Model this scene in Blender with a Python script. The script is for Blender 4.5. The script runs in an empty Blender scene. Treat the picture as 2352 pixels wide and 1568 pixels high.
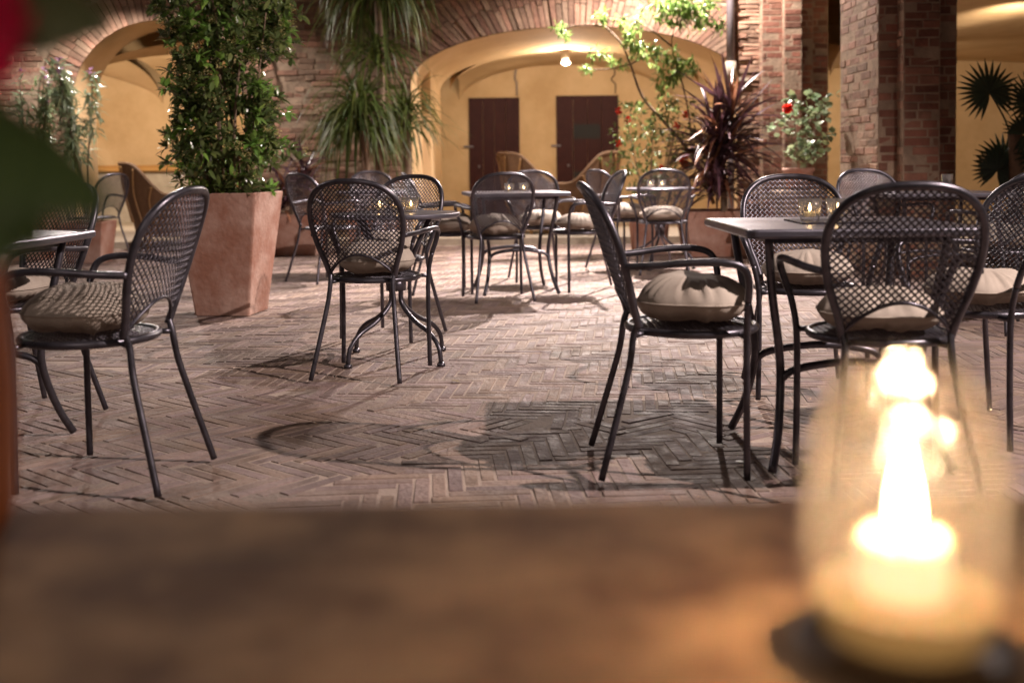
import bpy, math, random
from mathutils import Vector, Matrix, noise
R = math.radians
PI = math.pi
sc = bpy.context.scene
COL = sc.collection
# ------------------------------------------------------------------ camera
cam_d = bpy.data.cameras.new('camera'); cam = bpy.data.objects.new('camera', cam_d); COL.objects.link(cam)
sc.camera = cam
cam.location = (0, 0, 0.972)
cam.rotation_mode = 'QUATERNION'
_m = Matrix.Rotation(R(90 - 2.5), 4, 'X') @ Matrix.Rotation(R(-0.6), 4, 'Z')
cam.rotation_quaternion = _m.to_quaternion()
cam_d.sensor_width = 36; cam_d.sensor_fit = 'HORIZONTAL'
cam_d.lens = 36 * 2500 / 2352
cam_d.shift_y = -0.1276
cam_d.clip_start = 0.05; cam_d.clip_end = 200
cam_d.dof.use_dof = True
cam_d.dof.focus_distance = 4.7
cam_d.dof.aperture_fstop = 2.15
# ------------------------------------------------------------------ world and lights
w = bpy.data.worlds.new('World'); sc.world = w; w.use_nodes = True
wn = w.node_tree
sky = wn.nodes.new('ShaderNodeTexSky'); sky.sky_type = 'NISHITA'; sky.sun_disc = False
sky.sun_elevation = R(-3); sky.sun_rotation = R(200)
bg = wn.nodes['Background']
mixw = wn.nodes.new('ShaderNodeMix'); mixw.data_type = 'RGBA'; mixw.blend_type = 'MIX'
mixw.inputs[0].default_value = 0.9
wn.links.new(sky.outputs[0], mixw.inputs[6]); mixw.inputs[7].default_value = (0.60, 0.46, 0.44, 1)
wn.links.new(mixw.outputs[2], bg.inputs[0]); bg.inputs[1].default_value = 0.105
sc.view_settings.view_transform = 'Standard'; sc.view_settings.look = 'None'
sc.view_settings.exposure = 0.0; sc.view_settings.gamma = 1.0
sc.render.engine = 'CYCLES'
sc.cycles.use_denoising = True
sc.cycles.max_bounces = 8; sc.cycles.transparent_max_bounces = 24
sc.cycles.sample_clamp_indirect = 4.0
sc.cycles.caustics_reflective = False; sc.cycles.caustics_refractive = False

def lamp(name, kind, loc, energy, color=(1, .86, .74), size=.05, target=None, spot=120, blend=.5):
    d = bpy.data.lights.new(name, kind); d.energy = energy; d.color = color
    d.shadow_soft_size = size
    if kind == 'SPOT': d.spot_size = R(spot); d.spot_blend = blend
    o = bpy.data.objects.new(name, d); COL.objects.link(o); o.location = loc
    if target is not None:
        o.rotation_euler = (Vector(target) - Vector(loc)).to_track_quat('-Z', 'Y').to_euler()
    return o
WARM = (1.0, .83, .76)
AMB = (1.0, .82, .62)
lamp('courtyard_floodlight_near', 'SPOT', (4.5, 1.75, 4.35), 2300, WARM, .035, (0.4, 5.7, 0), 72, .45)
lamp('west_floodlight', 'SPOT', (-4.6, 5.6, 3.4), 110, WARM, .04, (.7, 4.0, .4), 40, .9)
lamp('courtyard_floodlight_far', 'SPOT', (1.75, 12.0, 4.3), 6500, (1, .86, .79), .06, (0.5, 9.5, 0), 72, 1.0)
lamp('wall_floodlight', 'SPOT', (1.9, 12.2, 3.9), 1100, (1, .86, .79), .06, (1.9, 11.6, 0), 150, .4)
lamp('planting_floodlight', 'SPOT', (-4.5, 12.3, 3.3), 560, (1, .88, .80), .07, (-4.5, 11.2, .5), 165, .3)
lamp('parapet_floodlight', 'SPOT', (-1.6, -1.5, 3.6), 90, WARM, .05, (-1.4, 9.5, .5), 56, .7)
lamp('foreground_fill_light', 'POINT', (-.7, -.9, 2.5), 26, (1, .80, .58), .15)  # added fill behind the camera, brightens the foreground table and leaves
# ------------------------------------------------------------------ helpers
def V(*a): return Vector(a)
class MB:
    def __init__(s): s.v = []; s.f = []; s.c = []; s.m = []; s.sm = []
    def add(s, vs, fs, col=(1, 1, 1), mat=0, smooth=False):
        b = len(s.v); s.v.extend([tuple(p) for p in vs])
        for f in fs: s.f.append([b + i for i in f]); s.c.append(col); s.m.append(mat); s.sm.append(smooth)
    def box(s, c, d, rz=0, col=(1, 1, 1), mat=0, bev=0, M=None):
        hx, hy, hz = d[0] / 2, d[1] / 2, d[2] / 2
        pts = []
        if bev:
            e = bev
            for z, k in ((-hz, 1), (-hz + e, 0), (hz - e, 0), (hz, 1)):
                for x, y in ((-1, -1), (1, -1), (1, 1), (-1, 1)):
                    pts.append(V(x * (hx - e * k), y * (hy - e * k), z))
            fs = [(3, 2, 1, 0), (12, 13, 14, 15)]
            for l in range(3):
                for i in range(4):
                    a = l * 4 + i; b2 = l * 4 + (i + 1) % 4; fs.append((a, b2, b2 + 4, a + 4))
        else:
            for z in (-hz, hz):
                for x, y in ((-1, -1), (1, -1), (1, 1), (-1, 1)): pts.append(V(x * hx, y * hy, z))
            fs = [(3, 2, 1, 0), (4, 5, 6, 7), (0, 1, 5, 4), (1, 2, 6, 5), (2, 3, 7, 6), (3, 0, 4, 7)]
        T = M if M is not None else (Matrix.Translation(Vector(c)) @ Matrix.Rotation(rz, 4, 'Z'))
        s.add([T @ p for p in pts], fs, col, mat)
    def tube(s, pts, r, n=10, closed=False, col=(1, 1, 1), mat=0, sub=5, raw=False, cap=True):
        P = [Vector(p) for p in pts]
        if not raw: P = spline(P, sub, closed)
        N = len(P); rings = []
        prev = None
        for i, p in enumerate(P):
            if closed: t = P[(i + 1) % N] - P[i - 1]
            else: t = P[min(i + 1, N - 1)] - P[max(i - 1, 0)]
            t.normalize()
            if prev is None:
                up = V(0, 0, 1) if abs(t.z) < .9 else V(1, 0, 0)
                a = t.cross(up).normalized()
            else:
                a = (prev - t * prev.dot(t)); a.normalize()
            prev = a; b = t.cross(a)
            rr = r(i / (N - 1)) if callable(r) else r
            rings.append([p + (a * math.cos(2 * PI * k / n) + b * math.sin(2 * PI * k / n)) * rr for k in range(n)])
        vs = [q for g in rings for q in g]; fs = []
        for i in range(N if closed else N - 1):
            j = (i + 1) % N
            for k in range(n):
                k2 = (k + 1) % n; fs.append((i * n + k, j * n + k, j * n + k2, i * n + k2))
        if not closed and cap:
            fs.append(tuple(range(n))); fs.append(tuple((N - 1) * n + k for k in reversed(range(n))))
        s.add(vs, fs, col, mat, True)
    def lathe(s, prof, n=32, c=(0, 0, 0), col=(1, 1, 1), mat=0, smooth=True):
        vs = []; fs = []; m = len(prof)
        for r, z in prof:
            for k in range(n):
                a = 2 * PI * k / n; vs.append((c[0] + r * math.cos(a), c[1] + r * math.sin(a), c[2] + z))
        for i in range(m - 1):
            for k in range(n):
                k2 = (k + 1) % n; fs.append((i * n + k, i * n + k2, (i + 1) * n + k2, (i + 1) * n + k))
        s.add(vs, fs, col, mat, smooth)
    def obj(s, name, mats, parent=None, loc=None, rz=0):
        me = bpy.data.meshes.new(name); me.from_pydata(s.v, [], s.f); me.update()
        if not isinstance(mats, (list, tuple)): mats = [mats]
        for m_ in mats: me.materials.append(m_)
        me.polygons.foreach_set('material_index', s.m)
        me.polygons.foreach_set('use_smooth', s.sm)
        ca = me.color_attributes.new('Col', 'FLOAT_COLOR', 'CORNER')
        buf = []
        for f, c in zip(s.f, s.c): buf.extend((c[0], c[1], c[2], 1.0) * len(f))
        ca.data.foreach_set('color', buf)
        o = bpy.data.objects.new(name, me); COL.objects.link(o)
        if parent: o.parent = parent
        if loc is not None: o.location = loc
        o.rotation_euler.z = rz
        return o
def spline(P, sub, closed=False):
    out = []; N = len(P)
    rng = range(N) if closed else range(N - 1)
    for i in rng:
        p0 = P[i - 1] if (closed or i > 0) else P[0]
        p1 = P[i]; p2 = P[(i + 1) % N]
        p3 = P[(i + 2) % N] if (closed or i + 2 < N) else P[-1]
        for k in range(sub):
            t = k / sub
            out.append(.5 * ((2 * p1) + (p2 - p0) * t + (2 * p0 - 5 * p1 + 4 * p2 - p3) * t * t + (3 * p1 - p0 - 3 * p2 + p3) * t ** 3))
    if not closed: out.append(P[-1])
    return out
def empty(name, label, cat, loc, rz=0, group=None):
    o = bpy.data.objects.new(name, None); COL.objects.link(o); o.empty_display_size = .1
    o.location = loc; o.rotation_euler.z = rz; tag(o, label, cat, group); return o
def tag(o, label=None, cat=None, group=None, kind=None):
    if label: o['label'] = label
    if cat: o['category'] = cat
    if group: o['group'] = group
    if kind: o['kind'] = kind
    return o
def copy_tree(o, loc, rz, label, parent=None):
    c = o.copy(); COL.objects.link(c); c.location = loc; c.rotation_euler.z = rz; c['label'] = label
    for ch in o.children:
        d = ch.copy(); COL.objects.link(d); d.parent = c
        for g in ch.children:
            e = g.copy(); COL.objects.link(e); e.parent = d
    return c
# ------------------------------------------------------------------ materials
def mat(name, base=(.5, .5, .5), rough=.5, metal=0.0, spec=.5, vcol=0.0, noise_amt=0.0, nscale=8, bump=0.0, bscale=60, base2=None,
        coat=0, trans=0, emis=None, estr=0, sub=0, mixlo=.35, mixhi=.65, ndetail=5, rvar=0.0):
    m = bpy.data.materials.new(name); m.use_nodes = True; nt = m.node_tree; N = nt.nodes; L = nt.links
    b = N['Principled BSDF']
    b.inputs['Roughness'].default_value = rough; b.inputs['Metallic'].default_value = metal
    b.inputs['Specular IOR Level'].default_value = spec
    b.inputs['Base Color'].default_value = (*base, 1)
    if coat: b.inputs['Coat Weight'].default_value = coat; b.inputs['Coat Roughness'].default_value = .12
    tc = N.new('ShaderNodeTexCoord')
    col = None
    nz = N.new('ShaderNodeTexNoise'); nz.inputs['Scale'].default_value = nscale; nz.inputs['Detail'].default_value = ndetail
    nz.inputs['Roughness'].default_value = .62
    L.new(tc.outputs['Object'], nz.inputs['Vector'])
    if base2 is not None:
        mr = N.new('ShaderNodeMapRange'); mr.inputs[1].default_value = mixlo; mr.inputs[2].default_value = mixhi
        L.new(nz.outputs[0], mr.inputs[0])
        mx = N.new('ShaderNodeMix'); mx.data_type = 'RGBA'; mx.inputs[6].default_value = (*base, 1); mx.inputs[7].default_value = (*base2, 1)
        L.new(mr.outputs[0], mx.inputs[0]); col = mx.outputs[2]
    if vcol:
        at = N.new('ShaderNodeAttribute'); at.attribute_name = 'Col'
        mx = N.new('ShaderNodeMix'); mx.data_type = 'RGBA'; mx.blend_type = 'MULTIPLY'; mx.inputs[0].default_value = vcol
        if col: L.new(col, mx.inputs[6])
        else: mx.inputs[6].default_value = (*base, 1)
        L.new(at.outputs['Color'], mx.inputs[7]); col = mx.outputs[2]
    if col: L.new(col, b.inputs['Base Color'])
    if rvar:
        n2 = N.new('ShaderNodeTexNoise'); n2.inputs['Scale'].default_value = nscale * 2.3; n2.inputs['Detail'].default_value = 4
        L.new(tc.outputs['Object'], n2.inputs['Vector'])
        m2 = N.new('ShaderNodeMapRange'); m2.inputs[1].default_value = .3; m2.inputs[2].default_value = .7
        m2.inputs[3].default_value = max(0, rough - rvar); m2.inputs[4].default_value = min(1, rough + rvar)
        L.new(n2.outputs[0], m2.inputs[0]); L.new(m2.outputs[0], b.inputs['Roughness'])
    if bump:
        nb = N.new('ShaderNodeTexNoise'); nb.inputs['Scale'].default_value = bscale; nb.inputs['Detail'].default_value = 6
        L.new(tc.outputs['Object'], nb.inputs['Vector'])
        bp = N.new('ShaderNodeBump'); bp.inputs['Strength'].default_value = bump; bp.inputs['Distance'].default_value = .01
        L.new(nb.outputs[0], bp.inputs['Height']); L.new(bp.outputs[0], b.inputs['Normal'])
    if sub:
        b.inputs['Subsurface Weight'].default_value = sub; b.inputs['Subsurface Radius'].default_value = (.03, .012, .005)
    if emis: b.inputs['Emission Color'].default_value = (*emis, 1); b.inputs['Emission Strength'].default_value = estr
    return m
def leaf_mat(name, base, rough=.35, trl=.25, spec=.5):
    m = mat(name, base, rough, vcol=1.0, spec=spec)
    nt = m.node_tree; N = nt.nodes; L = nt.links; b = N['Principled BSDF']
    tr = N.new('ShaderNodeBsdfTranslucent'); mx = N.new('ShaderNodeMixShader'); mx.inputs[0].default_value = trl
    src = b.inputs['Base Color'].links[0].from_socket
    L.new(src, tr.inputs[0]); L.new(b.outputs[0], mx.inputs[1]); L.new(tr.outputs[0], mx.inputs[2])
    L.new(mx.outputs[0], N['Material Output'].inputs[0]); return m
def glass_mat(name, tint=(1, 1, 1), haze=0.0, hazecol=(1, .85, .6), refl=1.0, ripple=0):
    m = bpy.data.materials.new(name); m.use_nodes = True; nt = m.node_tree; N = nt.nodes; L = nt.links
    N.remove(N['Principled BSDF'])
    tp = N.new('ShaderNodeBsdfTransparent'); tp.inputs[0].default_value = (*tint, 1)
    gl = N.new('ShaderNodeBsdfGlossy'); gl.inputs['Roughness'].default_value = .03
    fr = N.new('ShaderNodeLayerWeight'); fr.inputs[0].default_value = .35
    mr = N.new('ShaderNodeMapRange'); mr.inputs[3].default_value = .06 * refl; mr.inputs[4].default_value = .75 * refl
    L.new(fr.outputs['Facing'], mr.inputs[0])
    mx = N.new('ShaderNodeMixShader'); L.new(mr.outputs[0], mx.inputs[0]); L.new(tp.outputs[0], mx.inputs[1]); L.new(gl.outputs[0], mx.inputs[2])
    out = mx.outputs[0]
    if ripple:
        tc = N.new('ShaderNodeTexCoord'); nb = N.new('ShaderNodeTexNoise'); nb.inputs['Scale'].default_value = 45; nb.inputs['Detail'].default_value = 1
        bp = N.new('ShaderNodeBump'); bp.inputs['Strength'].default_value = ripple; bp.inputs['Distance'].default_value = .01
        L.new(tc.outputs['Object'], nb.inputs['Vector']); L.new(nb.outputs[0], bp.inputs['Height']); L.new(bp.outputs[0], gl.inputs['Normal'])
    if haze:
        tl = N.new('ShaderNodeBsdfTranslucent'); tl.inputs[0].default_value = (*hazecol, 1)
        m2 = N.new('ShaderNodeMixShader'); m2.inputs[0].default_value = haze
        L.new(out, m2.inputs[1]); L.new(tl.outputs[0], m2.inputs[2]); out = m2.outputs[0]
    L.new(out, N['Material Output'].inputs[0]); return m
def emit(name, col, s):
    m = bpy.data.materials.new(name); m.use_nodes = True; nt = m.node_tree; N = nt.nodes
    N.remove(N['Principled BSDF']); e = N.new('ShaderNodeEmission'); e.inputs[0].default_value = (*col, 1); e.inputs[1].default_value = s
    nt.links.new(e.outputs[0], N['Material Output'].inputs[0]); return m
M_metal = mat('dark_powder_coated_metal', (.062, .058, .070), .35, metal=.8, spec=.5, base2=(.115, .107, .127), nscale=14, rvar=.08, bump=.05, bscale=300)
M_top = mat('tabletop_paint', (.16, .15, .185), .33, metal=.75, spec=.6, base2=(.20, .19, .225), nscale=3, rvar=.05, bump=.02, bscale=200)
M_cush = mat('cushion_cloth', (.38, .315, .265), .85, spec=.2, base2=(.47, .40, .34), nscale=5, bump=.25, bscale=900)
M_floor = mat('floor_brick', (.262, .184, .160), .74, vcol=1.0, base2=(.165, .115, .100), nscale=5, bump=.75, bscale=55, spec=.35, rvar=.15)
M_mortar = mat('floor_mortar', (.44, .34, .28), .9, base2=(.12, .09, .075), nscale=.9, bump=.6, bscale=70)
M_wall = mat('wall_brick', (.32, .195, .135), .85, vcol=1.0, base2=(.19, .120, .085), nscale=4, bump=1.0, bscale=30, spec=.2)
M_wmort = mat('wall_mortar', (.34, .25, .18), .95, base2=(.20, .145, .105), nscale=6, bump=.8, bscale=40, spec=.1)
M_ochre = mat('ochre_plaster', (.53, .355, .185), .9, base2=(.65, .46, .26), nscale=1.1, bump=.35, bscale=18, spec=.15, mixlo=.38, mixhi=.6, ndetail=8)
M_door = mat('dark_red_door_wood', (.032, .007, .007), .6, spec=.2, base2=(.045, .011, .010), nscale=9, bump=.2, bscale=40)
M_black = mat('black_opening', (.006, .005, .005), .7)
M_terra = mat('terracotta', (.31, .150, .105), .85, base2=(.52, .36, .30), nscale=3.6, bump=.5, bscale=35, spec=.2, mixlo=.4, mixhi=.72, ndetail=8)
M_soil = mat('soil', (.04, .028, .02), .95, bump=1, bscale=40)
M_wick = mat('wicker', (.20, .105, .045), .6, base2=(.13, .065, .03), nscale=60, bump=1.0, bscale=120)
M_rattan = mat('rattan_cane', (.36, .20, .07), .45, base2=(.28, .15, .06), nscale=20)
M_bark = mat('bark', (.16, .11, .075), .9, base2=(.28, .19, .13), nscale=12, bump=1.0, bscale=30)
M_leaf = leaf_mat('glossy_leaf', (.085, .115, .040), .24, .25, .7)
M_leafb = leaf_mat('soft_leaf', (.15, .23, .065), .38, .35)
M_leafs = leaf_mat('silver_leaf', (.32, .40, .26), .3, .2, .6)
M_strap = leaf_mat('strap_leaf', (.065, .095, .026), .45, .3, .3)
M_purp = leaf_mat('purple_leaf', (.075, .035, .045), .32, .15, .6)
M_palm = leaf_mat('palm_leaf', (.028, .048, .026), .4, .15)
M_flow = leaf_mat('red_petals', (.80, .035, .02), .5, .3)
M_bud = leaf_mat('olive_flower_buds', (.42, .36, .15), .7, .3)
M_pipe = mat('grey_pipe', (.16, .14, .15), .45, metal=.4, base2=(.2, .17, .18), nscale=6)
M_pale = mat('pale_stone', (.42, .36, .28), .8, base2=(.34, .28, .22), nscale=9, bump=.5, bscale=50)
M_glass = glass_mat('clear_glass', (.90, .90, .93), .07, (1, .9, .8), 1.6)
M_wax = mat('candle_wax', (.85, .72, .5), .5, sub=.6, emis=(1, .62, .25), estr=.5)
M_tin = mat('tealight_tin', (.6, .58, .55), .3, metal=.9)
M_flame = emit('candle_flame', (1, .62, .25), 60)
M_white = mat('white_fitting', (.7, .68, .64), .5)
# ------------------------------------------------------------------ floor
rnd = random.Random(5)
def jit(r, a, b): return r.uniform(a, b)
def floor_mesh():
    mb = MB(); r = random.Random(11)
    W = .0495; n = 5; L = W * n; gap = .0048
    c0 = V(.15, 3.95)
    zones = [(0, 3, 0), (1, 0, 0), (2, 0, 0), (3, 0, 0)]
    ang = {0: R(4), 1: R(37), 2: R(-6), 3: R(-40)}
    def zone(x, y):
        dx, dy = x - c0.x, y - c0.y
        a = (math.degrees(math.atan2(dy, dx)) + 360 - 20) % 360
        if a < 130: return 2
        if a < 205: return 3
        if a < 320: return 0
        return 1
    for z in range(4):
        ca, sa = math.cos(ang[z]), math.sin(ang[z])
        rng = int(16 / W)
        for i in range(-rng, rng):
            for j in range(-rng, rng):
                mm = (i - j) % (2 * n)
                if mm == 0: cx, cy, dx, dy = (i + n / 2) * W, (j + .5) * W, L, W
                elif mm == 2 * n - 1: cx, cy, dx, dy = (i + .5) * W, (j + n / 2) * W, W, L
                else: continue
                x = cx * ca - cy * sa; y = cx * sa + cy * ca + 6
                if y < 2.3 or y > 12.72 or abs(x) > .50 * y + .7 or zone(x, y) != z: continue
                if x > 3.0 and y > 9.0 and x < 3.7 and y < 10.05: continue
                t = noise.noise(V(x * .9, y * .9, 3)) * .5 + .5
                s = r.uniform(.78, 1.1) * (.80 + .4 * t)
                h = r.uniform(.88, 1.12)
                col = (s * 1.02, s * (.97 + .05 * h), s * h)
                hz = .012 + r.uniform(-.0016, .0014)
                M = Matrix.Translation((x, y, 0)) @ Matrix.Rotation(ang[z] + r.uniform(-.012, .012), 4, 'Z') @ Matrix.Rotation(r.gauss(0, .008), 4, 'X') @ Matrix.Rotation(r.gauss(0, .008), 4, 'Y')
                hx, hy = (dx - gap * r.uniform(.6, 1.7)) / 2, (dy - gap * r.uniform(.6, 1.7)) / 2
                e = .003
                pts = [(sx * hx, sy * hy, hz - 2 * e) for sx, sy in ((-1, -1), (1, -1), (1, 1), (-1, 1))] + \
                      [(sx * (hx - e), sy * (hy - e), hz) for sx, sy in ((-1, -1), (1, -1), (1, 1), (-1, 1))] + \
                      [(sx * hx, sy * hy, -.02) for sx, sy in ((-1, -1), (1, -1), (1, 1), (-1, 1))]
                pts = [M @ Vector(p) for p in pts]
                fs = [(4, 5, 6, 7)] + [(k, (k + 1) % 4, 4 + (k + 1) % 4, 4 + k) for k in range(4)] + [(8 + k, 8 + (k + 1) % 4, (k + 1) % 4, k) for k in range(4)]
                mb.add(pts, fs, col)
    return mb
tag(floor_mesh().obj('courtyard_paving', M_floor), kind='structure')
g = MB(); g.add([(-40, -20, .0098), (40, -20, .0098), (40, 60, .0098), (-40, 60, .0098)], [(0, 1, 2, 3)])
tag(g.obj('ground', M_mortar), kind='structure')
g = MB()
g.box((0.2, 15.6, .045), (26, 5.6, .09)); g.box((6.7, 9.2, .042), (5.6, 7.19, .084))
tag(g.obj('portico_floor', M_pale), kind='structure')
# ------------------------------------------------------------------ building
bld = empty('arcade_building', 'ochre plastered brick arcade closing the courtyard, with wide arches, doors and stepped piers', 'building', (0, 13.2, 0))
def part(mb, name, m, parent=bld):
    o = mb.obj(name, m, parent)
    if parent is bld: o.location = (0, -13.2, 0)
    return o
BY = 13.2
ARC = [(.775, 1.975, 1.93, .67), (-4.24, 1.03, 1.76, .96)]   # cx, half width, springing, rise
def arc_top(x):
    for cx, a, z0, b in ARC:
        if abs(x - cx) < a: return z0 + b * math.sqrt(max(0, 1 - ((x - cx) / a) ** 2))
    return 0
def bricks_face(mb, r, O, U, Nn, width, z0, z1, hole=None, ch=.068, bl=.26, depth=.03, rough=1.0, tone=1.0, red=1.0):
    O = Vector(O); U = Vector(U).normalized(); Nn = Vector(Nn).normalized()
    z = z0; row = 0
    while z < z1 - .01:
        h = ch * r.uniform(.9, 1.1)
        x = -bl * r.uniform(0, .5) if row % 2 else -bl * r.uniform(.5, .9)
        while x < width:
            l = bl * r.choice([1, 1, .5, .8]) * r.uniform(.9, 1.1)
            xa, xb = max(0, x), min(width, x + l)
            x += l
            if xb - xa < .03: continue
            cxx = (xa + xb) / 2
            wp = O + U * cxx
            if hole and hole(wp.x, z + h / 2, (xb - xa) / 2): continue
            s = r.uniform(.62, 1.2); hh = r.uniform(.85, 1.1)
            d = r.uniform(0, .014) * rough
            hx, hz = (xb - xa) / 2 - .0042, h / 2 - .0042
            zz = z + h / 2
            pts = []
            for dd, e in ((-.01, 0), (depth - .008 + d, 0), (depth + d, .006)):
                for sx, sz in ((-1, -1), (1, -1), (1, 1), (-1, 1)):
                    q = O + U * (cxx + sx * (hx - e) + r.uniform(-.003, .003) * rough) + Nn * (dd - depth + r.uniform(-.002, .002) * rough)
                    q.z = zz + sz * (hz - e) + r.uniform(-.003, .003) * rough
                    pts.append(q)
            fs = [(8, 9, 10, 11)]
            for lv in (0, 4):
                for k in range(4): fs.append((lv + k, lv + (k + 1) % 4, lv + 4 + (k + 1) % 4, lv + 4 + k))
            mb.add(pts, fs, (s * tone, s * hh * tone * red, s * hh * tone * red))
        z += h; row += 1
def ring_inside(x, z, hw=0):
    for cx, a, z0, b in ARC:
        ring = .60 if a > 1.5 else .42
        for xx in (x - hw, x, x + hw):
            if abs(xx - cx) < a and z < z0: return True
            if z >= z0 - .05 and abs(xx - cx) < a + ring and ((xx - cx) / (a + ring)) ** 2 + ((z - z0) / (b + ring)) ** 2 < 1: return True
    return False
rb = random.Random(3)
mb = MB()
bricks_face(mb, rb, (-8, BY, 0), (1, 0, 0), (0, -1, 0), 11.0, .0, 3.6, hole=ring_inside, rough=1.5)
part(mb, 'facade_wall', M_wall)
# mortar backing with arch openings, columns of quads
mb = MB(); xs = [-8 + 11.0 * i / 440 for i in range(441)]
yb = BY - .004
for xa, xb in zip(xs, xs[1:]):
    ta, tb = arc_top(xa), arc_top(xb)
    if ta == 0 and tb == 0: mb.add([(xa, yb, 0), (xb, yb, 0), (xb, yb, 3.6), (xa, yb, 3.6)], [(0, 1, 2, 3)])
    else: mb.add([(xa, yb, ta or 1.9), (xb, yb, tb or 1.9), (xb, yb, 3.6), (xa, yb, 3.6)], [(0, 1, 2, 3)])
part(mb, 'facade_mortar', M_wmort)
# voussoirs
for cx, a, z0, b in ARC:
    mb = MB(); ring = .58 if a > 1.5 else .40
    Lr = 0; th = 0.0
    k = 0
    while th < PI:
        # ellipse param
        rr = math.hypot(a * math.sin(th), b * math.cos(th)); dth = .066 / max(rr, .35)
        t2 = th + dth * .86
        for (f0, f1) in ((0.0, rb.choice([.45, .5, .55])), (None, 1.0)):
            if f0 is None: f0 = last + .015
            last = f1
            s = rb.uniform(.62, 1.2); hh = rb.uniform(.85, 1.1); d = rb.uniform(0, .02)
            pts = []
            for dd in (0, .028 + d):
                for (t, f) in ((th, f0), (t2, f0), (t2, f1), (th, f1)):
                    e = .01 + f * ring
                    pts.append((cx + (a + e) * math.cos(t), BY - .001 - dd, z0 + (b + e) * math.sin(t)))
            mb.add(pts, [(4, 5, 6, 7), (0, 1, 5, 4), (1, 2, 6, 5), (2, 3, 7, 6), (3, 0, 4, 7)], (s, s * hh, s * hh))
        th += dth
    part(mb, 'brick_arch', M_wall)
# arch passage (smooth ochre)
def passage(cx0, a0, z0, b0, y0, cx1, a1, z1, b1, y1, name):
    mb = MB(); n = 48; st = 6
    for q in range(st + 1):
        t = q / st
        cx, a, z, b, y = [u + (v - u) * t for u, v in ((cx0, cx1), (a0, a1), (z0, z1), (b0, b1), (y0, y1))]
        e = -.03 if q == 0 else 0
        row = [(cx - a, y, 0.0)] + [(cx - a * math.cos(PI * k / n), y, z + b * math.sin(PI * k / n)) for k in range(n + 1)] + [(cx + a, y, 0.0)]
        mb.v.extend(row)
    m = n + 3
    for q in range(st):
        for k in range(m - 1):
            mb.f.append([q * m + k, (q + 1) * m + k, (q + 1) * m + k + 1, q * m + k + 1]); mb.c.append((1, 1, 1)); mb.m.append(0); mb.sm.append(1 < k < m - 3)
    return part(mb, name, M_ochre)
passage(.775, 1.975, 1.93, .67, BY - .045, .885, 1.87, 1.99, .53, 15.3, 'arch_passage')
passage(-4.24, 1.03, 1.76, .96, BY - .045, -4.24, 1.02, 1.76, .94, 13.85, 'arch_passage')
# inner wall faces round the passages, back wall, vaults
def walls_with_arch(y, x0, x1, cx, a, z0, b, ztop, name):
    mb = MB(); n = 120
    for i in range(n):
        xa = x0 + (x1 - x0) * i / n; xb = x0 + (x1 - x0) * (i + 1) / n
        def t(x): return z0 + b * math.sqrt(1 - ((x - cx) / a) ** 2) if abs(x - cx) < a else 0
        ta, tb = t(xa), t(xb)
        if ta or tb: ta = ta or z0; tb = tb or z0
        mb.add([(xa, y, ta), (xb, y, tb), (xb, y, ztop), (xa, y, ztop)], [(0, 1, 2, 3)])
    return part(mb, name, M_ochre)
walls_with_arch(15.301, -1.1, 2.9, .885, 1.87, 1.99, .53, 3.0, 'portico_wall')
walls_with_arch(13.851, -9, -1.1, -4.24, 1.02, 1.76, .94, 3.0, 'portico_wall')
mb = MB()
mb.box((0.2, 18.15, 1.6), (26, .2, 3.2)); mb.box((-1.13, 14.6, 1.5), (.22, 1.45, 3.0)); mb.box((2.86, 14.3, 1.5), (.16, 1.95, 3.0))
mb.box((10.6, 13, 1.6), (.2, 10, 3.2))
mb.box((0.2, 15.6, 3.25), (26, 5.4, .1))
part(mb, 'portico_wall', M_ochre)
def groin(x0, x1, y0, y1, z0=1.98, rise=.60, n=36, lift=0.0):
    mb = MB()
    def h(x, y):
        u = (2 * (x - x0) / (x1 - x0) - 1); v = (2 * (y - y0) / (y1 - y0) - 1)
        return z0 + rise * math.sqrt(max(0, 1 - min(abs(u), abs(v)) ** 2 * .999)) if False else z0 + rise * max(math.sqrt(max(0, 1 - u * u)), math.sqrt(max(0, 1 - v * v)))
    def px(i):  # cosine spacing
        return .5 - .5 * math.cos(PI * i / n)
    for i in range(n + 1):
        for j in range(n + 1):
            x = x0 + (x1 - x0) * px(i); y = y0 + (y1 - y0) * px(j); mb.v.append((x, y, h(x, y)))
    for i in range(n):
        for j in range(n):
            k = i * (n + 1) + j
            mb.f.append([k, k + 1, k + n + 2, k + n + 1]); mb.c.append((1, 1, 1)); mb.m.append(0); mb.sm.append(True)
    return part(mb, 'vault', M_ochre)
groin(-9.9, -5.75, 13.86, 18.04); groin(-5.55, -1.25, 13.86, 18.04); groin(-.85, 2.64, 15.31, 18.04)
groin(3.9, 10.5, 13.35, 18.04); groin(3.9, 10.5, 6.4, 13.34)
mb = MB(); mb.box((3.38, 15.7, 2.62), (1.02, 4.6, .1)); part(mb, 'vault', M_ochre)
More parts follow.
